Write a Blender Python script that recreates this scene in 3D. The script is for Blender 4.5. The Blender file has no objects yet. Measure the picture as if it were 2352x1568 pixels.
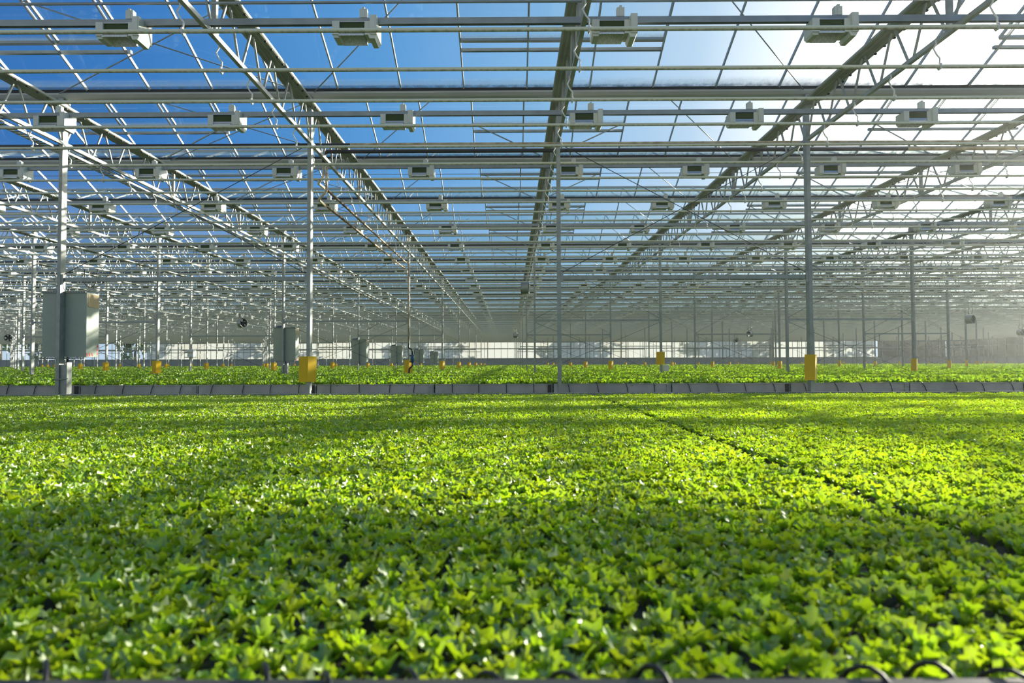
import bpy, bmesh, math, random
from math import pi, sin, cos, tan, atan2, radians, sqrt
from mathutils import Vector, Matrix, Euler, noise

random.seed(11)
S = bpy.context.scene
COL = S.collection
CZ = 1.35                      # camera height; all Z below given relative to the camera as R + CZ
FPX = 1568.0                   # focal length in pixels of the 2352 wide frame

# ------------------------------------------------------------------ camera
cam_d = bpy.data.cameras.new('camera')
cam = bpy.data.objects.new('camera', cam_d)
COL.objects.link(cam)
cam_d.sensor_width = 36.0
cam_d.lens = 24.0
cam_d.clip_start = 0.05
cam_d.clip_end = 2000
cam_d.dof.use_dof = True
cam_d.dof.focus_distance = 10.0
cam_d.dof.aperture_fstop = 3.0
cam_d.shift_x = 0.0048
PITCH, YAW, ROLL = radians(1.90), radians(0.24), radians(-0.21)
M = Matrix.Rotation(YAW, 4, 'Z') @ Matrix.Rotation(pi/2 + PITCH, 4, 'X') @ Matrix.Rotation(ROLL, 4, 'Z')
cam.matrix_world = Matrix.Translation((0, 0, CZ)) @ M
S.camera = cam
MI = cam.matrix_world.inverted()

def proj(x, y, z):
    p = MI @ Vector((x, y, z))
    if p.z > -0.05: return None
    return (1176 - 11.3 + FPX*p.x/-p.z, 784 - FPX*p.y/-p.z)

def inview(x, y, z, m=0):
    p = proj(x, y, z)
    return p is not None and -m < p[0] < 2352+m and -m < p[1] < 1568+m

# ------------------------------------------------------------------ sun, sky, exposure
SUN_AZ, SUN_EL = radians(49.5), radians(14.0)     # azimuth to the right of the view axis
sun_dir = Vector((sin(SUN_AZ)*cos(SUN_EL), cos(SUN_AZ)*cos(SUN_EL), sin(SUN_EL)))
sun_d = bpy.data.lights.new('sun', 'SUN')
sun_d.energy = 13.0
sun_d.color = (1.0, 0.93, 0.80)
sun_d.angle = radians(0.53)
sun = bpy.data.objects.new('sun', sun_d)
COL.objects.link(sun)
sun.rotation_euler = sun_dir.to_track_quat('Z', 'Y').to_euler()

world = bpy.data.worlds.new('sky')
S.world = world
world.use_nodes = True
wn, wl = world.node_tree.nodes, world.node_tree.links
wn.clear()
tc = wn.new('ShaderNodeTexCoord')
nrm = wn.new('ShaderNodeVectorMath'); nrm.operation = 'NORMALIZE'
wl.new(tc.outputs['Generated'], nrm.inputs[0])
dot = wn.new('ShaderNodeVectorMath'); dot.operation = 'DOT_PRODUCT'
dot.inputs[1].default_value = sun_dir
wl.new(nrm.outputs[0], dot.inputs[0])
ang = wn.new('ShaderNodeMath'); ang.operation = 'ARCCOSINE'; ang.use_clamp = False
wl.new(dot.outputs['Value'], ang.inputs[0])
ramp = wn.new('ShaderNodeValToRGB')           # colour by angle from the sun (0..90 degrees)
mr = wn.new('ShaderNodeMapRange'); mr.inputs[1].default_value = 0; mr.inputs[2].default_value = pi
wl.new(ang.outputs[0], mr.inputs[0]); wl.new(mr.outputs[0], ramp.inputs[0])
cr = ramp.color_ramp
SKY = [(0.0, (20.0, 18.5, 16.0)), (0.075, (6.0, 5.9, 5.6)), (0.135, (1.30, 1.34, 1.36)), (0.185, (0.55, 0.75, 0.97)), (0.245, (0.27, 0.54, 0.88)),
       (0.32, (0.11, 0.35, 0.74)), (0.415, (0.045, 0.21, 0.58)), (0.50, (0.035, 0.16, 0.48)), (0.62, (0.36, 0.41, 0.43)), (1.0, (0.56, 0.58, 0.56))]
cr.elements[0].position = SKY[0][0]; cr.elements[0].color = (*SKY[0][1], 1)
cr.elements[1].position = SKY[-1][0]; cr.elements[1].color = (*SKY[-1][1], 1)
for p, c in SKY[1:-1]:
    e = cr.elements.new(p); e.color = (*c, 1)
sepz = wn.new('ShaderNodeSeparateXYZ'); wl.new(nrm.outputs[0], sepz.inputs[0])
mrz = wn.new('ShaderNodeMapRange'); mrz.inputs[1].default_value = 0.0; mrz.inputs[2].default_value = 0.27
mrz.inputs[3].default_value = 1.0; mrz.inputs[4].default_value = 0.0
wl.new(sepz.outputs['Z'], mrz.inputs[0])
pw = wn.new('ShaderNodeMath'); pw.operation = 'POWER'; pw.inputs[1].default_value = 1.5
wl.new(mrz.outputs[0], pw.inputs[0])
mixh = wn.new('ShaderNodeMix'); mixh.data_type = 'RGBA'
wl.new(pw.outputs[0], mixh.inputs[0]); wl.new(ramp.outputs[0], mixh.inputs[6])
mixh.inputs[7].default_value = (0.66, 0.84, 1.0, 1)
bg = wn.new('ShaderNodeBackground'); bg.inputs[1].default_value = 1.0
wl.new(mixh.outputs[2], bg.inputs[0])
wo = wn.new('ShaderNodeOutputWorld'); wl.new(bg.outputs[0], wo.inputs[0])

S.view_settings.view_transform = 'Standard'
S.view_settings.look = 'None'
S.view_settings.exposure = 0.0
S.view_settings.gamma = 1.0
S.view_settings.use_curve_mapping = False
cy = S.cycles
cy.max_bounces = 10; cy.diffuse_bounces = 3; cy.glossy_bounces = 3; cy.transmission_bounces = 4
cy.transparent_max_bounces = 48; cy.volume_bounces = 0
cy.use_denoising = True
cy.caustics_reflective = False; cy.caustics_refractive = False
cy.sample_clamp_indirect = 6.0

# ------------------------------------------------------------------ materials
def mat(name):
    m = bpy.data.materials.new(name); m.use_nodes = True
    nt = m.node_tree; nt.nodes.clear()
    out = nt.nodes.new('ShaderNodeOutputMaterial')
    return m, nt.nodes, nt.links, out

def rgba(c): return (c[0], c[1], c[2], 1)

def solid(name, c, rough=0.5, metal=0.0, var=0.12, scale=6.0, spec=0.4, c2=None):
    m, n, l, out = mat(name)
    b = n.new('ShaderNodeBsdfPrincipled')
    b.inputs['Roughness'].default_value = rough
    b.inputs['Metallic'].default_value = metal
    b.inputs['Specular IOR Level'].default_value = spec
    if var > 0:
        t = n.new('ShaderNodeTexCoord'); nz = n.new('ShaderNodeTexNoise')
        nz.inputs['Scale'].default_value = scale; nz.inputs['Detail'].default_value = 4
        l.new(t.outputs['Object'], nz.inputs['Vector'])
        r = n.new('ShaderNodeValToRGB')
        r.color_ramp.elements[0].position = 0.3; r.color_ramp.elements[1].position = 0.7
        d = c2 if c2 else tuple(x*(1-var) for x in c)
        r.color_ramp.elements[0].color = rgba(d); r.color_ramp.elements[1].color = rgba(tuple(min(1, x*(1+var*0.5)) for x in c))
        l.new(nz.outputs['Fac'], r.inputs[0]); l.new(r.outputs[0], b.inputs['Base Color'])
    else:
        b.inputs['Base Color'].default_value = rgba(c)
    l.new(b.outputs[0], out.inputs[0])
    return m

M_GALV = solid('galvanised_steel', (0.35, 0.37, 0.34), 0.45, 0.35, 0.2, 9.0)
M_TRUSS = solid('truss_steel', (0.37, 0.39, 0.35), 0.45, 0.15, 0.12, 5.0)
M_CHORD = solid('chord_steel', (0.34, 0.36, 0.30), 0.45, 0.15, 0.15, 4.0)
M_RAIL = solid('rail_steel', (0.33, 0.37, 0.39), 0.38, 0.5, 0.15, 5.0)
M_GUT = solid('gutter_aluminium', (0.52, 0.53, 0.51), 0.45, 0.2, 0.08, 2.0)
M_RUBBER = solid('black_rubber', (0.03, 0.03, 0.03), 0.6, 0, 0.0)
M_BAR = solid('white_bar', (0.50, 0.52, 0.52), 0.30, 0.3, 0.05, 5.0)
M_WHITE = solid('white_plastic', (0.78, 0.78, 0.74), 0.4, 0, 0.04, 8.0)
M_CREAM = solid('cream_housing', (0.68, 0.70, 0.63), 0.45, 0, 0.05, 8.0)
M_BOX = solid('grey_green_enamel', (0.40, 0.45, 0.37), 0.45, 0, 0.04, 8.0)
M_TAN = solid('cardboard_tan', (0.52, 0.40, 0.22), 0.6, 0, 0.15, 20.0)
M_RED = solid('red_tape', (0.75, 0.10, 0.10), 0.4, 0, 0.0)
M_BLUE = solid('dark_blue_plastic', (0.012, 0.06, 0.12), 0.4, 0, 0.1)
M_VALVE = solid('blue_valve', (0.01, 0.10, 0.20), 0.4, 0, 0.1)
M_BLACK = solid('black_hose', (0.025, 0.026, 0.025), 0.4, 0, 0.1)
M_DKPIPE = solid('dark_pipe', (0.055, 0.050, 0.048), 0.45, 0.1, 0.25, 3.0)
M_RUST = solid('rusty_pipe', (0.58, 0.42, 0.27), 0.6, 0.1, 0.3, 4.0, c2=(0.07, 0.05, 0.04))
M_STAIN = solid('stained_cream_pipe', (0.66, 0.60, 0.44), 0.55, 0.0, 0.3, 5.0, c2=(0.40, 0.28, 0.16))
M_YEL = solid('yellow_sheet', (0.80, 0.50, 0.0), 0.45, 0, 0.05, 6.0)
M_RIM = solid('dark_rim', (0.10, 0.09, 0.075), 0.6, 0, 0.2, 8.0)
M_CONC = solid('concrete_panel', (0.50, 0.49, 0.44), 0.7, 0, 0.22, 3.0)
M_FLOOR = solid('concrete_floor', (0.30, 0.31, 0.29), 0.8, 0, 0.2, 1.0)
M_GROUND = solid('ground_outside', (0.13, 0.17, 0.07), 0.9, 0, 0.3, 0.2)
M_SOIL = solid('dark_plug_tray', (0.028, 0.030, 0.026), 0.7, 0, 0.3, 30.0)
M_PANEL = solid('blue_grey_panel', (0.36, 0.41, 0.42), 0.5, 0, 0.10, 0.6)
M_BARK = solid('bark', (0.10, 0.075, 0.05), 0.9, 0, 0.3, 3.0)
M_DKGL = solid('painted_reflection_glass', (0.06, 0.085, 0.03), 0.5, 0.0, 0.15, 4.0, 0.15)  # green of the mirrored plants is put into the base colour
M_HAMMER = solid('hammered_aluminium', (0.88, 0.88, 0.82), 0.4, 0.2, 0.25, 60.0)
M_SILVER = solid('silver_reflector', (0.50, 0.54, 0.58), 0.35, 0.6, 0.05, 8.0)

# cream heating pipe with brown dirt gathering along the underside
def make_pipe_mat():
    m, n, l, out = mat('cream_pipe')
    b = n.new('ShaderNodeBsdfPrincipled'); b.inputs['Roughness'].default_value = 0.42
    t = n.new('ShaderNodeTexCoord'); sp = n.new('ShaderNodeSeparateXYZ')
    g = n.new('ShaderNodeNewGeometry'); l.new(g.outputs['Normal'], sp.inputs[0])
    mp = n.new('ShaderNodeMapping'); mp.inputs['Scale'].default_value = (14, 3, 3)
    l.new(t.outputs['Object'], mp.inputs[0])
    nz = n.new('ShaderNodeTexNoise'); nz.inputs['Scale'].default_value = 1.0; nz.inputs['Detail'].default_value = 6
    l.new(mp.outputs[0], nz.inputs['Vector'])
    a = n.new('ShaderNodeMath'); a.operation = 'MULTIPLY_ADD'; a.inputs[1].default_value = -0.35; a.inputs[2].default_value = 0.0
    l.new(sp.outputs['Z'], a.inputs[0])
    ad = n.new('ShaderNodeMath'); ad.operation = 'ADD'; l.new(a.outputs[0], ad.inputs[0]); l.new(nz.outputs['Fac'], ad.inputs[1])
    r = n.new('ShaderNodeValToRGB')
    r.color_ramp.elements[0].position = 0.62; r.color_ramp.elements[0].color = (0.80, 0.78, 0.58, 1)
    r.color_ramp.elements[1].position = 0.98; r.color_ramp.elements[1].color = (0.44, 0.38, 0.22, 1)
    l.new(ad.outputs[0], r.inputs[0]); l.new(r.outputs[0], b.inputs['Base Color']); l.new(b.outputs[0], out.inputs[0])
    return m
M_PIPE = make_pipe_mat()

# roof glass: clear with a Fresnel gloss and a dirty, algae-specked strip along the gutter edge (v = 0 at gutter)
def make_glass(name, dirt=True, tint=(0.97, 0.985, 0.98)):
    m, n, l, out = mat(name)
    tr = n.new('ShaderNodeBsdfTransparent'); tr.inputs[0].default_value = rgba(tint)
    gl = n.new('ShaderNodeBsdfGlossy'); gl.inputs['Roughness'].default_value = 0.03; gl.inputs[0].default_value = (0.72, 0.86, 0.74, 1)
    fr = n.new('ShaderNodeFresnel'); fr.inputs[0].default_value = 1.45
    ge = n.new('ShaderNodeNewGeometry')
    mx = n.new('ShaderNodeMixShader')
    # the same reflectance from either face
    iv = n.new('ShaderNodeMix'); iv.data_type = 'FLOAT'
    fr2 = n.new('ShaderNodeFresnel'); fr2.inputs[0].default_value = 1/1.45
    mm = n.new('ShaderNodeMath'); mm.operation = 'MULTIPLY'; mm.inputs[1].default_value = 0.85
    lw = n.new('ShaderNodeLayerWeight'); lw.inputs[0].default_value = 0.5
    p5 = n.new('ShaderNodeMath'); p5.operation = 'POWER'; p5.inputs[1].default_value = 5.0
    l.new(lw.outputs['Facing'], p5.inputs[0])
    ma = n.new('ShaderNodeMath'); ma.operation = 'MULTIPLY_ADD'; ma.inputs[1].default_value = 0.8; ma.inputs[2].default_value = 0.05
    l.new(p5.outputs[0], ma.inputs[0])
    l.new(ma.outputs[0], mx.inputs[0]); l.new(tr.outputs[0], mx.inputs[1]); l.new(gl.outputs[0], mx.inputs[2])
    for q in (iv, fr, fr2, mm, ge): n.remove(q)
    if dirt:
        uv = n.new('ShaderNodeUVMap'); sp = n.new('ShaderNodeSeparateXYZ'); l.new(uv.outputs[0], sp.inputs[0])
        tcd = n.new('ShaderNodeTexCoord')
        nz = n.new('ShaderNodeTexNoise'); nz.inputs['Scale'].default_value = 9; nz.inputs['Detail'].default_value = 6; nz.inputs['Roughness'].default_value = 0.75
        l.new(tcd.outputs['Object'], nz.inputs['Vector'])
        v = n.new('ShaderNodeMapRange'); v.inputs[1].default_value = 0.0; v.inputs[2].default_value = 0.14; v.inputs[3].default_value = 1.9; v.inputs[4].default_value = 0.0
        l.new(sp.outputs['Y'], v.inputs[0])
        mu = n.new('ShaderNodeMath'); mu.operation = 'MULTIPLY'; l.new(v.outputs[0], mu.inputs[0]); l.new(nz.outputs['Fac'], mu.inputs[1])
        ad = n.new('ShaderNodeMath'); ad.operation = 'ADD'; ad.inputs[1].default_value = 0.012; l.new(mu.outputs[0], ad.inputs[0])
        df = n.new('ShaderNodeBsdfDiffuse'); df.inputs[0].default_value = (0.07, 0.10, 0.11, 1)
        tl = n.new('ShaderNodeBsdfTranslucent'); tl.inputs[0].default_value = (0.20, 0.28, 0.33, 1)
        m2 = n.new('ShaderNodeMixShader'); m2.inputs[0].default_value = 0.45
        l.new(df.outputs[0], m2.inputs[1]); l.new(tl.outputs[0], m2.inputs[2])
        m3 = n.new('ShaderNodeMixShader'); l.new(ad.outputs[0], m3.inputs[0]); l.new(mx.outputs[0], m3.inputs[1]); l.new(m2.outputs[0], m3.inputs[2])
        l.new(m3.outputs[0], out.inputs[0])
    else:
        l.new(mx.outputs[0], out.inputs[0])
    return m
M_GLASS = make_glass('roof_glass')
M_VGLASS = make_glass('vent_glass', True, (0.96, 0.975, 0.975))

def make_cloth(name, c, tlc, clear):
    m, n, l, out = mat(name)
    df = n.new('ShaderNodeBsdfDiffuse'); df.inputs[0].default_value = rgba(c)
    tl = n.new('ShaderNodeBsdfTranslucent'); tl.inputs[0].default_value = rgba(tlc)
    tr = n.new('ShaderNodeBsdfTransparent')
    m1 = n.new('ShaderNodeMixShader'); m1.inputs[0].default_value = 0.6
    l.new(df.outputs[0], m1.inputs[1]); l.new(tl.outputs[0], m1.inputs[2])
    m2 = n.new('ShaderNodeMixShader'); m2.inputs[0].default_value = clear
    l.new(m1.outputs[0], m2.inputs[1]); l.new(tr.outputs[0], m2.inputs[2])
    l.new(m2.outputs[0], out.inputs[0])
    return m
M_SCREEN = make_cloth('white_wall_screen', (0.55, 0.56, 0.52), (0.55, 0.56, 0.50), 0.12)

def make_leaf(name, refl, trans, gloss=0.11, rough=0.40):
    m, n, l, out = mat(name)
    oi = n.new('ShaderNodeObjectInfo')
    def vary(c, k):
        h = n.new('ShaderNodeHueSaturation'); h.inputs['Color'].default_value = rgba(c)
        a = n.new('ShaderNodeMapRange'); a.inputs[3].default_value = 0.485; a.inputs[4].default_value = 0.51
        b = n.new('ShaderNodeMapRange'); b.inputs[3].default_value = 1-k; b.inputs[4].default_value = 1+k
        l.new(oi.outputs['Random'], a.inputs[0]); l.new(oi.outputs['Random'], b.inputs[0])
        l.new(a.outputs[0], h.inputs['Hue']); l.new(b.outputs[0], h.inputs['Value'])
        return h.outputs[0]
    df = n.new('ShaderNodeBsdfDiffuse'); l.new(vary(refl, 0.18), df.inputs[0])
    tl = n.new('ShaderNodeBsdfTranslucent'); l.new(vary(trans, 0.14), tl.inputs[0])
    gl = n.new('ShaderNodeBsdfGlossy'); gl.inputs['Roughness'].default_value = rough; gl.inputs[0].default_value = (0.95, 1, 0.9, 1)
    m1 = n.new('ShaderNodeMixShader'); m1.inputs[0].default_value = 0.55
    l.new(df.outputs[0], m1.inputs[1]); l.new(tl.outputs[0], m1.inputs[2])
    m2 = n.new('ShaderNodeMixShader'); m2.inputs[0].default_value = gloss
    l.new(m1.outputs[0], m2.inputs[1]); l.new(gl.outputs[0], m2.inputs[2])
    l.new(m2.outputs[0], out.inputs[0])
    return m
M_LEAF = make_leaf('lettuce_leaf', (0.22, 0.385, 0.008), (0.50, 0.72, 0.012))
M_LEAF2 = make_leaf('lettuce_leaf_older', (0.13, 0.27, 0.010), (0.32, 0.52, 0.014), 0.07)
M_TREE = make_leaf('tree_leaf', (0.06, 0.11, 0.02), (0.10, 0.18, 0.02))

# ------------------------------------------------------------------ mesh helpers
class MB:
    def __init__(s): s.v = []; s.f = []; s.m = []; s.uv = {}; s.smooth = set()
    def quad(s, a, b, c, d, mi=0, uv=None):
        i = len(s.v); s.v += [tuple(a), tuple(b), tuple(c), tuple(d)]
        if uv: s.uv[len(s.f)] = uv
        s.f.append((i, i+1, i+2, i+3)); s.m.append(mi); return s
    def box(s, x0, x1, y0, y1, z0, z1, mi=0):
        i = len(s.v)
        s.v += [(x0,y0,z0),(x1,y0,z0),(x1,y1,z0),(x0,y1,z0),(x0,y0,z1),(x1,y0,z1),(x1,y1,z1),(x0,y1,z1)]
        for q in ((0,3,2,1),(4,5,6,7),(0,1,5,4),(1,2,6,5),(2,3,7,6),(3,0,4,7)):
            s.f.append(tuple(i+k for k in q)); s.m.append(mi)
        return s
    def cbox(s, c, d, mi=0): return s.box(c[0]-d[0]/2, c[0]+d[0]/2, c[1]-d[1]/2, c[1]+d[1]/2, c[2]-d[2]/2, c[2]+d[2]/2, mi)
    def bar(s, p, q, w, h=None, mi=0, up=(0,0,1)):
        h = h or w; p = Vector(p); q = Vector(q); d = (q-p).normalized(); u = Vector(up)
        if abs(d.dot(u)) > 0.98: u = Vector((0,1,0))
        a = d.cross(u).normalized(); b = a.cross(d).normalized()
        i = len(s.v)
        for c in (p, q):
            for sx, sy in ((-1,-1),(1,-1),(1,1),(-1,1)):
                s.v.append(tuple(c + a*sx*w/2 + b*sy*h/2))
        for f in ((0,1,5,4),(1,2,6,5),(2,3,7,6),(3,0,4,7),(3,2,1,0),(4,5,6,7)):
            s.f.append(tuple(i+k for k in f)); s.m.append(mi)
        return s
    def tube(s, pts, r, n=8, mi=0, cap=True):
        pts = [Vector(p) for p in pts]; i0 = len(s.v); prev = None
        for k, p in enumerate(pts):
            if k == 0: d = pts[1]-p
            elif k == len(pts)-1: d = p-pts[k-1]
            else: d = (pts[k+1]-p).normalized() + (p-pts[k-1]).normalized()
            d.normalize()
            if prev is None:
                u = Vector((0,0,1)) if abs(d.z) < 0.9 else Vector((1,0,0))
                a = d.cross(u).normalized()
            else:
                a = (prev - d*prev.dot(d)).normalized()
            prev = a; b = d.cross(a)
            rr = r[k] if isinstance(r, (list, tuple)) else r
            for j in range(n):
                t = 2*pi*j/n
                s.v.append(tuple(p + a*cos(t)*rr + b*sin(t)*rr))
        for k in range(len(pts)-1):
            for j in range(n):
                j2 = (j+1) % n
                s.smooth.add(len(s.f))
                s.f.append((i0+k*n+j, i0+(k+1)*n+j, i0+(k+1)*n+j2, i0+k*n+j2)); s.m.append(mi)
        if cap:
            s.f.append(tuple(i0+j for j in range(n))); s.m.append(mi)
            e = i0+(len(pts)-1)*n
            s.f.append(tuple(e+n-1-j for j in range(n))); s.m.append(mi)
        return s
    def prism(s, prof, axis, a0, a1, mi=0, closed=True, cap=True):
        # prof: 2-D outline; axis 'x': (y,z), 'y': (x,z), 'z': (x,y)
        def P(u, v, a): return (a,u,v) if axis == 'x' else (u,a,v) if axis == 'y' else (u,v,a)
        i = len(s.v); n = len(prof)
        for a in (a0, a1):
            for u, v in prof: s.v.append(P(u, v, a))
        for j in range(n if closed else n-1):
            k = (j+1) % n
            s.f.append((i+j, i+k, i+n+k, i+n+j)); s.m.append(mi)
        if closed and cap:
            s.f.append(tuple(i+n-1-j for j in range(n))); s.m.append(mi)
            s.f.append(tuple(i+n+j for j in range(n))); s.m.append(mi)
        return s
    def mesh(s, name, mats):
        me = bpy.data.meshes.new(name)
        me.from_pydata(s.v, [], s.f)
        for m in (mats if isinstance(mats, (list, tuple)) else [mats]): me.materials.append(m)
        me.polygons.foreach_set('material_index', s.m)
        if s.smooth: me.polygons.foreach_set('use_smooth', [k in s.smooth for k in range(len(s.f))])
        if s.uv:
            lay = me.uv_layers.new(name='UVMap')
            for fi, u in s.uv.items():
                p = me.polygons[fi]
                for k, li in enumerate(p.loop_indices): lay.data[li].uv = u[k]
        me.update()
        return me

def link(name, data, parent=None, loc=(0,0,0), rot=(0,0,0), scl=None):
    o = bpy.data.objects.new(name, data); COL.objects.link(o)
    o.location = loc; o.rotation_euler = rot
    if scl: o.scale = scl
    if parent is not None: o.parent = parent
    return o

def obj(name, mb, mats, parent=None, loc=(0,0,0), rot=(0,0,0)):
    return link(name, mb.mesh(name, mats), parent, loc, rot)

def tag(o, label=None, cat=None, group=None, kind=None):
    if label: o['label'] = label
    if cat: o['category'] = cat
    if group: o['group'] = group
    if kind: o['kind'] = kind
    return o

def empty(name, loc=(0,0,0), rot=(0,0,0)):
    o = link(name, None, None, loc, rot); o.empty_display_size = 0.1; return o

ORD = ['zeroth','first','second','third','fourth','fifth','sixth','seventh','eighth','ninth','tenth','eleventh','twelfth','thirteenth','fourteenth',
       'fifteenth','sixteenth','seventeenth','eighteenth','nineteenth','twentieth']
TENS = {2:'twenty', 3:'thirty', 4:'forty', 5:'fifty', 6:'sixty', 7:'seventy', 8:'eighty', 9:'ninety', 10:'hundred'}
def ordw(n):
    if n <= 20: return ORD[n]
    t, u = divmod(n, 10)
    if t >= 10: return ('hundred' + ('th' if n == 100 else '-and-' + ordw(n-100)))
    return (TENS[t][:-1] + 'ieth') if u == 0 else TENS[t] + '-' + ORD[u]
def line_of(k):                # k-th line of posts; k = 0 is the line just right of the picture's middle
    if k == 0: return 'on the middle post line'
    side = 'left' if k < 0 else 'right'
    return '%s line %s of the middle' % (ordw(abs(k)), side)

# ------------------------------------------------------------------ layout constants (metres, R = relative to camera height)
X0, DX = 0.88, 4.46            # post / truss lines
G0, DG = 12.16, 4.0            # gutters at y = G0 + 4n
HG = CZ + 4.925                 # glass meets gutter
HR = HG + 0.84                 # ridge
ROW0, DROW = 12.16, 12.0       # rows of posts
ZB = CZ + 4.0                  # truss bottom chord
ZT0, ZT1 = CZ + 4.60, CZ + 4.76
YB = 116.16                    # back wall
def half(y, extra=3.0): return 0.78*max(y, 0) + extra
XW = 74.0                      # right side wall
def right(y, extra=3.0): return min(half(y, extra), XW-0.2)
def kmin(xl): return math.ceil((xl - X0)/DX)
def kmax(xr): return math.floor((xr - X0)/DX)

# ------------------------------------------------------------------ floor and ground
fl = MB(); fl.quad((-120,-14,0),(130,-14,0),(130,YB,0),(-120,YB,0))
tag(obj('floor', fl, M_FLOOR), kind='structure')
gr = MB(); gr.quad((-500,YB,-0.02),(500,YB,-0.02),(500,600,-0.02),(-500,600,-0.02))
tag(obj('ground', gr, M_GROUND), kind='structure')

# ------------------------------------------------------------------ roof: glass slopes (ceiling), glazing bars, gutters
NB0, NB1 = -3, 26               # bays: bay n spans gutter n-1 .. gutter n
for n in range(NB0+1, NB1+1):
    y1 = G0 + DG*n; y0 = y1 - DG; ym = (y0+y1)/2
    xl, xr = -half(y1, 4), right(y1, 22)
    g = MB()
    g.quad((xl, y1-0.06, HG), (xr, y1-0.06, HG), (xr, ym, HR), (xl, ym, HR), 0, [(0,0),(1,0),(1,1),(0,1)])
    g.quad((xr, y0+0.06, HG), (xl, y0+0.06, HG), (xl, ym, HR), (xr, ym, HR), 0, [(0,0),(1,0),(1,1),(0,1)])
    c = tag(obj('ceiling', g, M_GLASS), kind='structure')
    b = MB()
    k0 = math.ceil((xl - X0)/1.125 - 0.5); k1 = math.floor((xr - X0)/1.125 - 0.5)
    for k in range(k0, k1+1):
        x = X0 + (k+0.5)*1.125
        b.bar((x, y1-0.05, HG-0.015), (x, ym, HR-0.015), 0.024, 0.05)
        if y1 < 62: b.bar((x, y0+0.05, HG-0.015), (x, ym, HR-0.015), 0.024, 0.05)
    obj('glazing_bars', b, M_BAR, c)
    r = MB(); r.cbox(((xl+xr)/2, ym, HR-0.01), (xr-xl, 0.07, 0.07))
    obj('ridge_bar', r, M_GUT, c)

for n in range(NB0, NB1+1):
    y = G0 + DG*n; xl, xr = -half(y, 4), right(y, 18)
    g = MB()
    w = 0.115
    prof = [(y-w, HG-0.02), (y-w, HG-0.07), (y-w*0.62, HG-0.115), (y-w*0.3, HG-0.132), (y+w*0.3, HG-0.132), (y+w*0.62, HG-0.115), (y+w, HG-0.07), (y+w, HG-0.02)]
    g.prism(prof, 'x', xl, xr)
    nm = 'third' 
    o = obj('roof_gutter', g, M_GUT)
    if n >= 0: lab = 'grey roof gutter running across the hall, %s away from the camera' % ordw(n+1)
    else: lab = 'grey roof gutter running across overhead, %s gutter back from the first visible one' % ordw(-n)
    tag(o, lab, 'gutter', 'roof gutters')
    s = MB(); s.box(xl, xr, y-w-0.012, y-w+0.02, HG-0.035, HG+0.012); s.box(xl, xr, y+w-0.02, y+w+0.012, HG-0.035, HG+0.012)
    obj('seal_strip', s, M_RUBBER, o)

# ------------------------------------------------------------------ back wall
WX0, WX1 = -96.0, XW
bw = empty('wall_back', (0, YB, 0)); tag(bw, kind='structure')
p = MB()
zs = CZ + 0.92
p.box(WX0, WX1, 0.0, 0.08, 0, zs)
lp = obj('lower_panel', p, M_PANEL, bw)
p = MB(); p.box(WX0, WX1, -0.10, 0.1, zs, zs+0.10); obj('sill_rail', p, M_GALV, bw)
p = MB()
x = WX0
while x <= WX1:
    p.box(x-0.03, x+0.03, -0.05, 0.03, 0.0, HG); x += 1.125
obj('mullions', p, M_GALV, bw)
p = MB()
for zr, h in ((2.62, 0.16), (3.9, 0.22), (4.25, 0.14)): p.box(WX0, WX1, -0.16, -0.02, CZ+zr-h/2, CZ+zr+h/2)
obj('cross_rails', p, M_GALV, bw)
p = MB(); p.quad((WX0, 0.04, zs), (WX1, 0.04, zs), (WX1, 0.04, HG), (WX0, 0.04, HG), 0, [(0,.5),(1,.5),(1,1),(0,1)])
obj('glazing', p, M_VGLASS, bw)
p = MB(); p.quad((-62, 0.12, zs+0.05), (62, 0.12, zs+0.05), (62, 0.12, CZ+4.7), (-62, 0.12, CZ+4.7))
obj('wall_screen', p, M_SCREEN, bw)

# right side wall: panel, posts and glass, running back to the corner
wr = empty('wall_right', (XW, 0, 0)); tag(wr, kind='structure')
WY0 = 70.0
p = MB(); p.box(0.0, 0.08, WY0, YB, 0, zs); obj('lower_panel', p, M_PANEL, wr)
p = MB()
for i in range(int((YB-WY0)/2.0)+1): p.box(-0.05, 0.03, WY0+i*2.0-0.03, WY0+i*2.0+0.03, 0, HG)
obj('mullions', p, M_GALV, wr)
p = MB()
for zr, h in ((0.95, 0.10), (2.62, 0.16), (4.0, 0.2)): p.box(-0.16, -0.02, WY0, YB, CZ+zr-h/2, CZ+zr+h/2)
obj('cross_rails', p, M_GALV, wr)
p = MB(); p.quad((0.04, WY0, zs), (0.04, YB, zs), (0.04, YB, HG), (0.04, WY0, HG), 0, [(0,.5),(1,.5),(1,1),(0,1)]); obj('glazing', p, M_VGLASS, wr)

M_DARKEN = make_cloth('added_dark_sheet', (0.05, 0.06, 0.055), (0.08, 0.09, 0.08), 0.10)  # made-up sheets, added to darken the right back corner
p = MB(); p.box(0.10, 0.115, WY0, YB, zs+0.05, HG); obj('darkening_sheet', p, M_DARKEN, wr)
p = MB(); p.box(62.5, XW, 0.14, 0.155, zs+0.05, HG); obj('darkening_sheet', p, M_DARKEN, bw)

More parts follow.
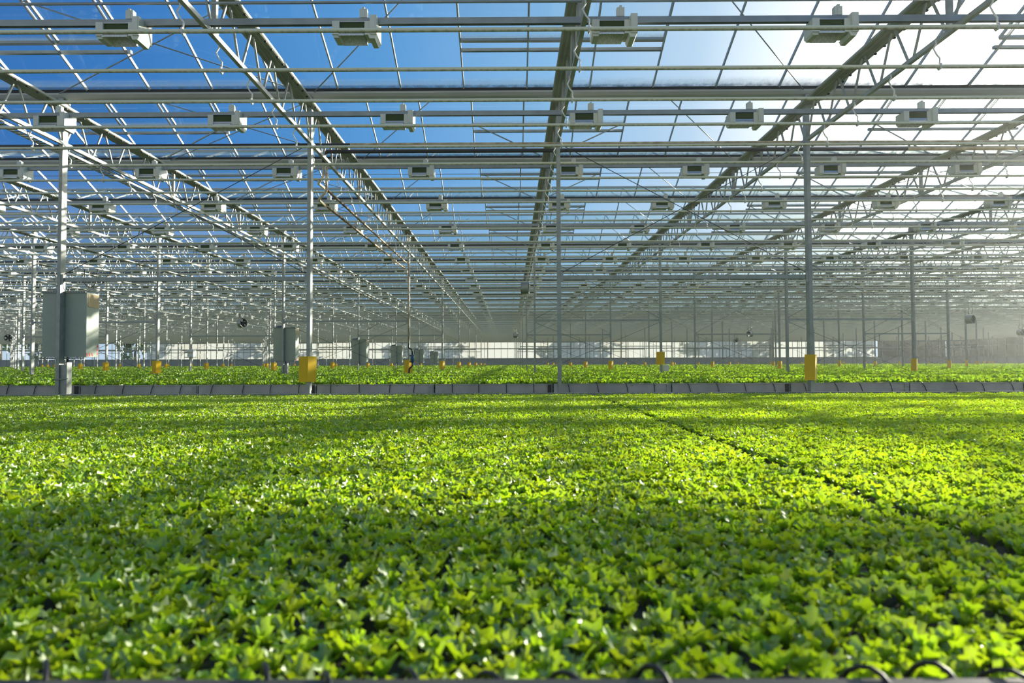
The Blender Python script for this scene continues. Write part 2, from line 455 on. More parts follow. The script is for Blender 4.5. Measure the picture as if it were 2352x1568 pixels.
# ------------------------------------------------------------------ posts
pm = MB()
pm.box(-0.032, 0.032, -0.07, 0.07, 0.0, HG-0.13)
PM = pm.mesh('post', M_GALV)
bm_ = MB(); bm_.box(-0.10, 0.10, -0.13, 0.13, 0.0, 0.015); BPM = bm_.mesh('base_plate', M_GALV)
hp = MB(); hp.box(-0.05, 0.05, -0.10, 0.10, HG-0.42, HG-0.13); HPM = hp.mesh('head_plate', M_GALV)
posts = {}
for r in range(9):
    y = ROW0 + DROW*r
    for k in range(kmin(-half(y, 1)), kmax(right(y, 1))+1):
        x = X0 + DX*k
        if not inview(x, y, CZ+0.5, 60) : continue
        o = link('steel_post', PM, None, (x, y, 0))
        tag(o, 'galvanised steel post in the %s row back, %s' % (ordw(r+1), line_of(k)), 'post', 'roof posts')
        if r < 3:
            link('base_plate', BPM, o); link('head_plate', HPM, o)
        posts[(r, k)] = o

# ------------------------------------------------------------------ trusses
def truss_meshes(L, nseg):
    t = MB()
    # folded channel: flat underside with grooves and two flanges
    z0 = ZT0-ZB; g_ = 0.012
    prof = [(-0.14, z0+0.05), (-0.14, z0+0.012), (-0.125, z0)]
    for c in (-0.085, -0.02, 0.03, 0.09): prof += [(c-0.022, z0), (c-0.014, z0+g_), (c+0.014, z0+g_), (c+0.022, z0)]
    prof += [(0.125, z0), (0.14, z0+0.012), (0.14, z0+0.05)]
    t.prism(prof, 'y', 0, L)
    top = t.mesh('top_chord', M_CHORD)
    b = MB(); b.box(-0.028, 0.028, 0, L, -0.03, 0.03); bot = b.mesh('bottom_chord', M_TRUSS)
    d = L/nseg; h = ZT0-ZB
    segs = []
    for i in range(nseg):
        y0 = i*d
        segs.append(((0, y0+0.06*d, 0.0), (0, y0+0.44*d, h)))
        segs.append(((0, y0+0.94*d, 0.0), (0, y0+0.56*d, h)))
    return top, bot, segs
NSEG = 15
TOP, BOT, SEGS = truss_meshes(12.0, NSEG)
TOP8, BOT8, SEGS8 = truss_meshes(8.0, 10)
def web_mesh(segs):
    w = MB()
    for a, b in segs: w.bar(a, b, 0.026, 0.026, up=(1,0,0))
    return w.mesh('lattice_web', M_TRUSS)
WEB, WEB8 = web_mesh(SEGS), web_mesh(SEGS8)
BR = []
for a, b in SEGS:
    w = MB(); c = Vector(a); w.bar((0,0,0), Vector(b)-c, 0.026, 0.026, up=(1,0,0)); BR.append((a, w.mesh('brace', M_TRUSS)))
up_ = MB(); up_.box(-0.03, 0.03, -0.03, 0.03, 0.0, HG-0.132-ZB); UPM = up_.mesh('upright', M_GALV)
bt = MB()
for i in range(48):
    for sx in (0.12,): bt.cbox((sx, 0.13+i*0.25, ZT0-ZB-0.008), (0.03, 0.03, 0.02))
BOLTS = bt.mesh('bolts', M_RUBBER)
# far trusses as one mesh each
def joined_truss(top, bot, web):
    bmx = bmesh.new()
    for me in (top, bot, web): bmx.from_mesh(me)
    me = bpy.data.meshes.new('roof_truss'); bmx.to_mesh(me); bmx.free(); me.materials.append(M_TRUSS)
    return me
FAR12, FAR8 = joined_truss(TOP, BOT, WEB), joined_truss(TOP8, BOT8, WEB8)
for s in range(-1, 9):
    y0 = ROW0 + DROW*(s-1) if s >= 0 else ROW0 - 2*DROW
    s_ = s
    y0 = ROW0 + DROW*(s-1)
    L = 12.0 if s < 9 else 8.0
    ymid = y0 + L/2
    for k in range(kmin(-half(y0+L, 2)), kmax(right(y0+L, 8))+1):
        x = X0 + DX*k
        vis = inview(x, y0+L, ZB+0.3, 150) or inview(x, y0+L*0.5, ZB+0.3, 150)
        if s < 0: continue
        lab = 'lattice roof truss above the %s bed span, %s' % (ordw(s+1), line_of(k).replace('post line', 'line'))
        if s >= 4 :
            if not vis: continue
            o = link('roof_truss', FAR12, None, (x, y0, ZB)); tag(o, lab, 'truss', 'roof trusses'); continue
        o = empty('roof_truss', (x, y0, ZB)); tag(o, lab, 'truss', 'roof trusses')
        tp = link('top_chord', TOP, o); link('bottom_chord', BOT, o)
        if s < 3 and vis: link('bolts', BOLTS, tp)
        if s <= 1 and vis:
            for a, me in BR: link('brace', me, o, a)
        else: link('lattice_web', WEB, o)
        if s < 3:
            for q in (4.0, 8.0): link('upright', UPM, o, (0, q, 0))
# the last 8 m up to the back wall
y0 = ROW0 + DROW*8
for k in range(kmin(-half(y0, 2)), kmax(right(y0, 2))+1):
    x = X0 + DX*k
    if inview(x, y0, ZB, 30):
        o = link('roof_truss', FAR8, None, (x, y0, ZB))
        tag(o, 'lattice roof truss in the last span, %s' % line_of(k).replace('post line', 'line'), 'truss', 'roof trusses')

# ------------------------------------------------------------------ heating pipes under the trusses, with their hooks
PY0, ZP, RP = 7.37, CZ + 3.667, 0.0245
hk = MB()
pts = [(0,0,ZB-ZP), (0,0,ZB-ZP-0.05), (-0.035,0,ZB-ZP-0.11), (0.0,0.0,ZB-ZP-0.18), (0.04,0,ZB-ZP-0.23), (0.035,0,0.03)]
hk.tube(pts, 0.010, 6)
hk.tube([(0.035,0.028,0.03),(0.035,0.034,-0.01),(0.035,0.02,-0.032),(0.035,-0.02,-0.032),(0.035,-0.034,-0.01),(0.035,-0.028,0.03)], [0.013]*6, 6)
HOOK = hk.mesh('hook', M_WHITE)
NP = 108
for i in range(-2, NP):
    y = PY0 + i
    if y > YB-0.6: break
    xl, xr = -half(y, 3), right(y, 6)
    pmb = MB(); pmb.tube([(xl,0,0),(xr,0,0)], RP, 12 if i < 30 else 6, cap=False)
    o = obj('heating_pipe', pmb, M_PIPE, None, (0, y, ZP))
    if i >= 0: lab = 'cream heating pipe running across under the trusses, %s away from the camera' % ordw(i+1)
    else: lab = 'cream heating pipe running across overhead, %s pipe back from the first visible one' % ordw(-i)
    tag(o, lab, 'pipe', 'heating pipes')
    if 0 <= i < 24:
        for k in range(kmin(xl), kmax(xr)+1):
            x = X0 + DX*k
            if inview(x, y, ZP, 30): link('hook', HOOK, o, (x-0.035 if k < 0 else x-0.035, 0, 0))

# ------------------------------------------------------------------ lamp rails and grow lamps
YR0, DR, ZR = 8.04, 3.0, CZ + 4.10
rp = [(-0.03,0.038),(-0.03,-0.038),(-0.02,-0.038),(-0.02,-0.02),(0.02,-0.02),(0.02,-0.038),(0.03,-0.038),(0.03,0.038)]
LX = [-10.27,-7.46,-4.62,-1.82,1.25,3.84,6.64,9.42]
while LX[-1] < 100: LX.append(LX[-1]+2.81)
while LX[0] > -100: LX.insert(0, LX[0]-2.81)

# one grow lamp; origin at the rail centre above the lamp's middle
def lamp_parts():
    P = {}
    a = MB()                                                      # reflector housing: frame with tapered sides
    a.box(-0.185, 0.12, -0.105, -0.095, -0.052, -0.042)
    a.box(-0.185, 0.12, 0.095, 0.105, -0.052, -0.042)
    a.box(-0.185, 0.12, -0.105, 0.105, -0.052, -0.042)
    a.quad((-0.185,-0.10,-0.15),(0.12,-0.10,-0.15),(0.12,-0.112,-0.185),(-0.185,-0.112,-0.185))
    a.quad((-0.185,0.10,-0.15),(0.12,0.10,-0.15),(0.12,0.112,-0.185),(-0.185,0.112,-0.185))
    P['reflector_housing'] = (a, M_SILVER)
    a = MB()
    a.quad((-0.18,-0.094,-0.15),(0.115,-0.094,-0.15),(0.115,-0.094,-0.05),(-0.18,-0.094,-0.05))
    a.quad((-0.18,0.094,-0.15),(0.115,0.094,-0.15),(0.115,0.094,-0.05),(-0.18,0.094,-0.05))
    P['side_window'] = (a, M_DKGL)
    a = MB()                                                      # hammered trough opening downwards
    a.quad((-0.19,-0.13,-0.225),(0.11,-0.13,-0.225),(0.10,-0.05,-0.10),(-0.17,-0.05,-0.10))
    a.quad((-0.19,0.13,-0.225),(0.11,0.13,-0.225),(0.10,0.05,-0.10),(-0.17,0.05,-0.10))
    a.quad((-0.19,-0.13,-0.225),(-0.19,0.13,-0.225),(-0.17,0.05,-0.10),(-0.17,-0.05,-0.10))
    a.quad((0.11,-0.13,-0.225),(0.11,0.13,-0.225),(0.10,0.05,-0.10),(0.10,-0.05,-0.10))
    a.quad((-0.17,-0.05,-0.10),(0.10,-0.05,-0.10),(0.10,0.05,-0.10),(-0.17,0.05,-0.10))
    P['reflector'] = (a, M_HAMMER)
    a = MB(); a.box(-0.265, -0.18, -0.12, 0.12, -0.205, -0.042); a.prism([(-0.265,-0.205),(-0.18,-0.205),(-0.19,-0.235),(-0.25,-0.235)], 'y', -0.10, 0.10)
    P['end_cap'] = (a, M_CREAM)
    a = MB(); a.box(0.115, 0.185, -0.11, 0.11, -0.205, -0.042)
    a.box(0.185, 0.265, -0.15, 0.15, -0.215, 0.012); a.box(0.20, 0.25, -0.155, 0.155, -0.20, 0.0)
    a.prism([(0.16,-0.215),(0.262,-0.215),(0.24,-0.26),(0.18,-0.26)], 'y', -0.13, 0.13)
    P['driver_box'] = (a, M_CREAM)
    a = MB(); a.box(0.04, 0.13, -0.035, 0.035, 0.04, 0.145); a.box(0.07, 0.10, -0.04, 0.04, 0.038, 0.165)
    P['capacitor_box'] = (a, M_CREAM)
    return P
LP = {k: (a.mesh(k, m)) for k, (a, m) in lamp_parts().items()}
def joined(meshes, name, mats):
    bmx = bmesh.new(); off = 0
    res = bpy.data.meshes.new(name)
    v, f, mi = [], [], []
    for me in meshes:
        o = len(v); v += [tuple(q.co) for q in me.vertices]
        j = mats.index(me.materials[0])
        for pq in me.polygons: f.append(tuple(o+t for t in pq.vertices)); mi.append(j)
    res.from_pydata(v, [], f)
    for m in mats: res.materials.append(m)
    res.polygons.foreach_set('material_index', mi); bmx.free(); return res
LFAR = joined(list(LP.values()), 'grow_lamp', [M_SILVER, M_DKGL, M_HAMMER, M_CREAM])
n_lamp = 0; far_pts = []
for i in range(-1, 36):
    y = YR0 + DR*i
    if y > YB-1: break
    xl, xr = -half(y, 3), right(y, 6)
    r_ = MB(); r_.prism([(q[0], q[1]) for q in rp], 'x', xl, xr)
    o = obj('lamp_rail', r_, M_RAIL, None, (0, y, ZR))
    if i >= 0: lab = 'grey steel lamp rail across the roof, %s away from the camera' % ordw(i+1)
    else: lab = 'grey steel lamp rail across overhead, just behind the first visible one'
    tag(o, lab, 'rail', 'lamp rails')
    vis = [x for x in LX if x < XW-1 and inview(x, y, ZR-0.1, 40)]
    for j, x in enumerate(vis):
        if n_lamp >= 300: far_pts.append((x, y)); continue
        n_lamp += 1
        lab = 'box grow lamp on the %s lamp rail, %s from its left end' % (ordw(i+1), ordw(j+1))
        if i < 5:
            e = empty('grow_lamp', (x, y, ZR)); tag(e, lab, 'lamp', 'grow lamps')
            for nm, me in LP.items(): link(nm, me, e)
        else:
            tag(link('grow_lamp', LFAR, None, (x, y, ZR)), lab, 'lamp', 'grow lamps')
if far_pts:
    fm = MB()
    for x, y in far_pts:
        fm.box(x-0.265, x+0.265, y-0.12, y+0.12, ZR-0.25, ZR-0.042)
    tag(obj('far_grow_lamps', fm, M_CREAM), 'tiny box grow lamps on the farthest lamp rails near the back wall', 'lamps', 'grow lamps', 'stuff')

# ------------------------------------------------------------------ roof vents at every second truss line
SL = atan2(0.84, 2.0)
def roofpt(d): return (d, HG + 0.42*d)          # d metres before the gutter
vf = MB()
W = 1.6875
def vent_frame():
    f = MB()
    # local: x across, y up the slope from the vent's lower edge (0) to ridge (1.26), z normal (down is negative)
    f.box(-W, W, -0.025, 0.025, -0.035, 0.02)
    for x in (-W, -0.5625, 0.5625, W): f.box(x-0.016, x+0.016, 0, 1.02, -0.03, 0.015)
    return f.mesh('vent_frame', M_BAR)
VF = vent_frame()
vp = MB(); vp.quad((-W,0,0.02),(W,0,0.02),(W,1.03,0.02),(-W,1.03,0.02),0,[(0,0.02),(1,0.02),(1,1),(0,1)]); VP = vp.mesh('vent_pane', M_VGLASS)
sr = MB(); sr.box(-W, W, -0.03, 0.03, -0.04, 0.01); SR = sr.mesh('stop_rail', M_RAIL)
for n in range(-1, 9):
    yg = G0 + DG*n
    for k in range(kmin(-half(yg, 2)), kmax(right(yg, 2))+1):
        if k % 2: continue
        x = X0 + DX*k
        d = 0.86
        y, z = yg-d, HG + 0.42*d
        if not inview(x, y, z, 260): continue
        lab = 'glazed roof vent in the %s glass slope, %s' % (ordw(n+1) if n >= 0 else 'overhead', line_of(k).replace('post line', 'line'))
        e = empty('roof_vent', (x, y, z)); tag(e, lab, 'vent', 'roof vents')
        link('stop_rail', SR, e, (0,0,0), (0,0,0))
        o = link('vent_frame', VF, e)
        # slope runs towards -y and up: local y points (-cos, +sin)
        a = SL - 0.01
        o.matrix_local = Matrix.Translation((0,-0.15,0.085)) @ Matrix(((-1,0,0,0),(0,-cos(a),sin(a),0),(0,sin(a),cos(a),0),(0,0,0,1)))
        q = link('vent_pane', VP, o)
        if n >= 1:
            for sx in (-1, 1):
                rod = MB(); rod.bar((sx*W*0.96,-0.13,0.08), (sx*0.14, 0.25, ZT1-z+0.02), 0.022, 0.022)
                obj('push_rod', rod, M_RAIL, e)

# ------------------------------------------------------------------ thin bracing rods in the roof slopes
for n in range(0, 7):
    yg = G0 + DG*n
    for k in range(kmin(-half(yg, 0)), kmax(right(yg, 0))):
        xa, xb = X0+DX*k, X0+DX*(k+1)
        za, zb = HG-0.06, HR-0.10
        b = k % 4
        if b == 2: rods = [((xa, yg-0.14, za), (xb-0.5, yg-1.85, zb)), ((xb, yg-0.14, za-0.03), (xa+0.5, yg-1.85, zb-0.03))]
        elif b == 3: rods = [((xa+0.1, yg-0.14, za), (xa+2.0, yg-1.85, zb))]
        elif b == 0: rods = [((xb-0.1, yg-0.14, za), (xb-2.0, yg-1.85, zb))]
        else: continue
        for p0, p1 in rods:
            if not (inview(*p0, 100) or inview(*p1, 100)): continue
            c = MB(); mid = (Vector(p0)+Vector(p1))/2
            c.tube([Vector(p0)-mid, Vector(p1)-mid], 0.011, 6)
            o = obj('bracing_rod', c, M_RAIL, None, mid)
            tag(o, 'thin rod in the %s roof slope, rising %s from the %s' % (ordw(n+1), 'rightwards' if p1[0] > p0[0] else 'leftwards', line_of(k + (p1[0] < p0[0])).replace('on the ', '').replace('post ', '').replace('of the middle', 'of middle')), 'rod', 'roof bracing rods')

# ------------------------------------------------------------------ tie beams and crossed cables between posts
for r in range(0, 7):
    y = ROW0 + DROW*r
    zt = CZ + 1.54
    for k in range(kmin(-half(y, 5)), kmax(right(y, 5))):
        if k % 2: continue
        xa, xb = X0+DX*k, X0+DX*(k+1)
        if not inview((xa+xb)/2, y, zt, 300*12/y+100): continue
        where = '%s post row, from the %s' % (ordw(r+1), 'middle line' if k == 0 else line_of(k))
        t = MB(); t.box(xa+0.03, xb-0.03, -0.03, 0.03, -0.035, 0.035)
        o = obj('tie_beam', t, M_GALV, None, (0, y, zt)); tag(o, 'grey horizontal tie beam in the ' + where, 'beam', 'tie beams')
        if r < 3:
            br = MB()
            for xx in (xa+0.05, xb-0.05): br.cbox((xx, -0.045, 0), (0.05, 0.03, 0.18))
            obj('end_bracket', br, M_GALV, o)
        if r < 4:
            for q, (p0, p1) in enumerate((((xa+0.04, zt+0.08), (xb-0.04, ZB-0.05)), ((xb-0.04, zt+0.08), (xa+0.04, ZB-0.05)))):
                c = MB(); c.tube([(p0[0],0,p0[1]),(p1[0],0,p1[1])], 0.0065, 6)
                o = obj('bracing_cable', c, M_DKPIPE, None, (0, y-0.02+0.03*q, 0)); tag(o, 'cable above tie beam rising %s, %s' % (('rightwards','leftwards')[q], where.replace('of the middle', 'of middle')), 'cable', 'bracing cables')
        if 1 <= r < 5:
            for q, (p0, p1) in enumerate((((xa+0.04, 1.0), (xb-0.04, zt-0.08)), ((xb-0.04, 1.0), (xa+0.04, zt-0.08)))):
                c = MB(); c.tube([(p0[0],0,p0[1]),(p1[0],0,p1[1])], 0.0065, 6)
                o = obj('bracing_cable', c, M_DKPIPE, None, (0, y-0.02+0.03*q, 0)); tag(o, 'cable below tie beam rising %s, %s' % (('rightwards','leftwards')[q], where.replace('of the middle', 'of middle')), 'cable', 'bracing cables')

# ------------------------------------------------------------------ yellow sticky traps
tp_ = MB()
A, B_, C_, D_ = (-0.175, -0.085), (-0.005, -0.125), (0.105, 0.02), (-0.02, 0.105)
prof = [A, B_, C_, D_]
i0 = len(tp_.v)
for z, sh in ((-0.225, -0.012), (0.225, 0.012)):
    for u, v in prof: tp_.v.append((u+sh*0.4, v, z))
for j in range(4):
    k2 = (j+1) % 4; tp_.f.append((j, k2, 4+k2, 4+j)); tp_.m.append(0)
TRAP = tp_.mesh('sticky_trap', M_YEL)
for (r, k), po in posts.items():
    if (k+1) % 2 or k == -3 and r == 0: continue
    if (k+1) % 4 != 0 and False: continue
    if r > 7: continue
    y = ROW0 + DROW*r; x = X0 + DX*k
    rz = random.uniform(-0.08, 0.08); zz = CZ - 0.075 + random.uniform(-0.03, 0.05)*(r > 0)
    if (r, k) == (1, 1): rz, zz = -0.45, CZ + 0.19
    o = link('sticky_trap', TRAP, None, (x+0.02, y, zz), (0, 0, rz))
    tag(o, 'yellow sticky trap on the %s row post, %s' % (ordw(r+1), line_of(k)), 'trap', 'sticky traps')

# ------------------------------------------------------------------ control cabinets on the posts of the left line (k = -2)
def cabinet(r, detail):
    x, y = X0 + DX*-2, ROW0 + DROW*r
    e = empty('control_cabinet', (x, y, CZ))
    tag(e, 'grey green metal cabinet strapped behind a post in the %s row back' % ordw(r+1), 'cabinet', 'control cabinets')
    b = MB()
    y0, y1 = 0.085, 0.46
    prof = [(-0.37,y0),(0.40,y0),(0.44,y0+0.02),(0.44,y1),(-0.37,y1)]
    b.prism([(-0.38,y0),(0.40,y0),(0.41,y0+0.01),(0.41,y1),(-0.38,y1)], 'z', 0.16, 1.32)
    obj('body', b, M_BOX, e)
    t = MB()
    for z in (0.145, 1.335):
        t.box(-0.40, 0.40, y0-0.03, y0+0.01, z-0.02, z+0.005)
        if detail:
            for q in range(16): t.box(-0.38+q*0.05, -0.35+q*0.05, y0-0.032, y0-0.028, z-0.012, z, 1)
    obj('mounting_strip', t, [M_GALV, M_RUBBER], e)
    s = MB(); s.box(0.412, 0.416, y0+0.04, y1-0.02, 1.06, 1.30); obj('side_label', s, M_TAN, e)
    if detail:
        s = MB()
        for q in range(3):
            s.quad((0.4125, y0+0.02+q*0.08, 0.17), (0.4125, y0+0.06+q*0.08, 0.17), (0.4125, y0+0.03+q*0.08, 0.23), (0.4125, y0-0.0+q*0.08, 0.23))
        for q in range(3):
            s.quad((0.4125, y1-0.05, 0.19+q*0.07), (0.4125, y1-0.01, 0.21+q*0.07), (0.4125, y1-0.01, 0.25+q*0.07), (0.4125, y1-0.05, 0.225+q*0.07))
        obj('warning_tape', s, M_RED, e)
    h = MB()
    h.tube([(-0.03,0.14,1.50),(-0.06,0.2,1.40),(-0.2,0.3,1.37),(-0.36,0.4,1.36),(-0.43,0.42,1.25),(-0.44,0.42,1.0),(-0.41,0.42,0.75)], [0.03,0.035,0.04,0.05,0.05,0.045,0.02], 8)
    obj('hose', h, M_BLUE, e)
    d = MB(); d.tube([(0.06,0.12,0.18),(0.06,0.12,-0.05)], 0.02, 8); obj('drain_spout', d, M_BLACK, e)
for r in range(6): cabinet(r, r < 2)
# conduit cover beside the first and second cabinet posts
for r in (0, 1):
    x, y = X0 + DX*-2, ROW0 + DROW*r
    e = empty('conduit_cover', (x, y, 0)); tag(e, 'pale sheet metal conduit cover standing beside the cabinet post in the %s row' % ordw(r+1), 'conduit cover', 'conduit covers')
    b = MB(); b.box(0.035, 0.045, -0.09, 0.07, 0.0, CZ+0.02); b.box(0.045, 0.17, 0.06, 0.07, 0.0, CZ+0.02); b.box(0.165, 0.175, -0.07, 0.07, 0.0, CZ+0.06)
    b.prism([(0.045,-0.06),(0.165,-0.075),(0.175,-0.06),(0.06,-0.02)], 'z', 0.0, CZ+0.02)
    obj('cover_sheet', b, M_GALV, e)
    s = MB(); s.tube([(-0.04,-0.08,CZ-0.24),(0.10,-0.09,CZ-0.24),(0.19,-0.06,CZ-0.225)], 0.012, 6); obj('strap', s, M_GALV, e)

# ------------------------------------------------------------------ brown and dark pipes, pump assembly
def single_pipe(name, pts, r, m, label, cat='pipe', n=12):
    p0 = Vector(pts[0]); b = MB(); b.tube([Vector(q)-p0 for q in pts], r, n)
    o = obj(name, b, m, None, p0); tag(o, label, cat); return o
yd = 13.45; zd = CZ + 4.24
def bend(pts, rad=0.12, n=5):
    out = [Vector(pts[0])]
    for a, b, c in zip(pts[:-2], pts[1:-1], pts[2:]):
        a, b, c = Vector(a), Vector(b), Vector(c)
        ra = min(rad, (b-a).length*0.45, (c-b).length*0.45)
        s, e = b+(a-b).normalized()*ra, b+(c-b).normalized()*ra
        for i in range(n+1):
            t = i/n; out.append(s*(1-t)**2 + b*2*t*(1-t) + e*t*t)
    out.append(Vector(pts[-1])); return out
xd = -3.69
o = single_pipe('transport_pipe', bend([(xd,yd,zd-0.22),(xd,yd,zd),(7.9,yd,zd)], 0.10), 0.038, M_DKPIPE, 'thick dark pipe crossing the roof to the right from an elbow by a post')
o2 = single_pipe('transport_pipe', [(7.9,yd,zd),(15,yd,zd)], 0.038, M_STAIN, 'cream end length of the thick dark pipe at far right')
single_pipe('riser_pipe', bend([(xd-0.005,yd,zd-0.2),(xd-0.005,yd,zd-0.50),(xd-0.13,yd+0.05,zd-0.62),(xd-0.05,yd+0.4,zd-0.66)], 0.06), 0.026, M_STAIN, 'stained riser pipe dropping from the dark elbow, shorter of the two')
single_pipe('riser_pipe', bend([(xd+0.055,yd,zd-0.2),(xd+0.055,yd,zd-0.80),(xd-0.12,yd+0.05,zd-0.95),(xd-0.06,yd+0.4,zd-1.0)], 0.06), 0.026, M_STAIN, 'stained riser pipe dropping from the dark elbow, longer of the two')
single_pipe('rusty_pipe', [(xd-0.05,yd+0.35,zd-0.655),(xd+0.03,24.05,CZ+3.60)], 0.027, M_RUST, 'rust banded pipe running back along the truss, upper of the pair')
single_pipe('rusty_pipe', [(xd-0.06,yd+0.35,zd-0.99),(xd-0.03,24.05,CZ+3.40)], 0.027, M_RUST, 'rust banded pipe running back along the truss, lower of the pair')
single_pipe('drop_pipe', [(xd+0.13,24.02,CZ+3.62),(xd+0.13,24.02,CZ+0.7)], 0.03, M_STAIN, 'pale pipe running down the post to the blue valve')
va = empty('valve_assembly', (xd+0.13, 24.0, CZ+0.55)); tag(va, 'blue valve with black elbow pipes on a second row post', 'valve')
b = MB(); b.tube(bend([(0,0,0.18),(0.0,-0.02,0.02),(0.12,-0.04,-0.02),(0.13,-0.04,-0.20)], 0.08), 0.028, 10); b.tube(bend([(0.13,-0.04,-0.48),(0.13,-0.04,-0.62),(0.02,0,-0.68),(0.0,0,-0.9),(0,0,-1.2)], 0.07), 0.028, 10)
obj('elbow_pipe', b, M_BLACK, va)
b = MB(); b.tube([(0.13,-0.04,-0.20),(0.13,-0.04,-0.24),(0.13,-0.04,-0.26),(0.13,-0.04,-0.43),(0.13,-0.04,-0.45),(0.13,-0.04,-0.49)], [0.035,0.04,0.06,0.06,0.04,0.035], 12); obj('valve_body', b, M_VALVE, va)
b = MB(); b.cbox((0.11,-0.04,-0.235),(0.15,0.05,0.04)); b.cbox((0.11,-0.04,-0.455),(0.15,0.05,0.04)); obj('flange', b, M_BLACK, va)
single_pipe('service_pipe', [(-12,12.95,CZ+4.22),(-3.05,12.95,CZ+4.22)], 0.027, M_DKPIPE, 'dark brown pipe across the roof left of the first post row')
single_pipe('service_pipe', [(-3.05,12.95,CZ+4.22),(14,12.95,CZ+4.22)], 0.027, M_STAIN, 'brownish stained pipe across the roof continuing the dark brown one')
single_pipe('service_pipe', [(-8,7.98,CZ+4.31),(9,7.98,CZ+4.31)], 0.018, M_RAIL, 'slim grey tube across the very top, above the first lamp rail')
for i, (y, z) in enumerate(((19.0, CZ+5.3), )):
    single_pipe('wire', [(-16,17.9,CZ+5.03),(16,17.9,CZ+5.03)], 0.008, M_RAIL, 'thin straight wire strung across the roof behind the third lamp rail', 'wire', 6)

# perforated cable tray along the left trusses
tr = MB()
for sx in (-0.09, 0.09): tr.box(sx-0.004, sx+0.004, 0, 36, -0.02, 0.03)
for i in range(int(36/0.12)): tr.box(-0.09, 0.09, i*0.12, i*0.12+0.06, -0.02, -0.014)
tag(obj('cable_tray', tr, M_GALV, None, (X0-2*DX-0.17, 8.2, ZB-0.08)), 'perforated metal cable tray hung along the truss, second line left of middle', 'cable tray')

# ------------------------------------------------------------------ circulation fans, sensor box, small box, labels
def fan(x, y, z, rz, lab, R=0.24):
    yp = PY0 + round(y - PY0); x, z, y = x*yp/y, CZ + (z-CZ)*yp/y, yp
    e = empty('circulation_fan', (x, y, z), (0, 0, rz)); tag(e, lab, 'fan', 'circulation fans')
    b = MB(); n = 20
    for a, c in ((R, R*0.94),):
        prof = [(R*1.06,-0.16),(R,-0.13),(R,0.13),(R*1.06,0.16),(R*0.96,0.16),(R*0.93,0.13),(R*0.93,-0.13),(R*0.96,-0.16)]
        i0 = len(b.v); m_ = len(prof)
        for j in range(n):
            t = 2*pi*j/n
            for rr, yy in prof: b.v.append((rr*cos(t), yy, rr*sin(t)))
        for j in range(n):
            for q in range(m_):
                b.smooth.add(len(b.f)); b.f.append((i0+j*m_+q, i0+j*m_+(q+1)%m_, i0+((j+1)%n)*m_+(q+1)%m_, i0+((j+1)%n)*m_+q)); b.m.append(0)
    obj('shroud', b, M_GALV, e)
    b = MB(); b.tube([(0,-0.10,0),(0,0.12,0)], R*0.35, 10)
    for j in range(5):
        t = 2*pi*j/5; c, s_ = cos(t), sin(t)
        w = R*0.28
        b.quad((c*R*0.3-s_*w*0.6,-0.03,s_*R*0.3+c*w*0.6),(c*R*0.3+s_*w*0.6,0.03,s_*R*0.3-c*w*0.6),(c*R*0.9+s_*w,0.05,s_*R*0.9-c*w),(c*R*0.9-s_*w,-0.05,s_*R*0.9+c*w))
    obj('rotor', b, M_BLACK, e)
    for sx in (-0.1, 0.1):
        b = MB(); b.bar((sx*cos(-rz), sx*sin(-rz), R*0.9), (sx*cos(-rz), sx*sin(-rz), ZP-z), 0.012, 0.012); obj('suspension_rod', b, M_GALV, e)
    b = MB(); b.tube(bend([(-0.1,0,R+0.4),(-0.25,0,R+0.1),(0,0,R+0.02),(0.22,0,R+0.15),(0.2,0,R+0.4)], 0.2), 0.012, 6); obj('power_cable', b, M_BLACK, e)
def at(px, py, d):
    # place a point seen at picture pixel px,py at distance d down the hall
    o = cam.matrix_world @ Vector(((px-1176+11.3)/FPX, (784-py)/FPX, -1)) - cam.matrix_world.translation
    t = d/o.y
    return (o.x*t, d, CZ + o.z*t)
for px, py, d, rz, lab in ((557,742,38,0.9,'round metal fan facing right, hung over the beds on the left side'), (1206,661,28,1.45,'drum shaped fan seen side on, hung near the middle truss'),
        (2229,733,37,0.5,'round dark faced fan hung over the far right beds'), (1722,767,58,-1.0,'small round fan seen half side on below the roof right of middle'),
        (1690,781,75,0.1,'tiny dark round fan in front of the back wall right of middle'), (2345,763,52,0.1,'round fan at the right edge of the view before the dark wall'),
        (1184,770,66,1.3,'small pale fan side on near the middle of the back wall'), (20,776,46,0.4,'dark round fan at the left edge of the view'), (268,788,80,0.2,'tiny dark fan before the back wall on the left')):
    fan(*at(px, py, d), rz, lab)
x, y, z = at(437, 812, 36.0)
e = empty('sensor_box', (x, y, z)); tag(e, 'white measuring box with a wide base tray on a post', 'sensor box')
b = MB(); b.prism([(-0.10,-0.16),(0.22,-0.16),(0.21,0.12),(-0.08,0.12)], 'y', -0.13, 0.13); b.box(-0.10, 0.23, -0.15, 0.15, 0.10, 0.22); obj('casing', b, M_WHITE, e)
b = MB(); b.box(-0.24, 0.26, -0.18, 0.18, -0.21, -0.17); obj('base_tray', b, M_GALV, e)
b = MB(); b.box(-0.095, 0.215, -0.135, -0.128, 0.03, 0.07); obj('slot', b, M_TAN, e)
b = MB(); b.box(-0.30, -0.10, -0.05, 0.05, 0.05, 0.12); obj('bracket', b, M_GALV, e)
x, y, z = at(1530, 845, 24.0)
e = empty('junction_box', (x, y, z)); tag(e, 'small light grey box on a second row post under its yellow trap', 'junction box')
b = MB(); b.box(-0.09, 0.09, -0.06, 0.06, -0.105, 0.105); obj('box_body', b, M_CREAM, e)
b = MB(); b.box(-0.085, 0.085, -0.07, -0.06, -0.10, 0.10); obj('box_lid', b, M_CREAM, e)
x, y, z = at(424, 692, 36.0)
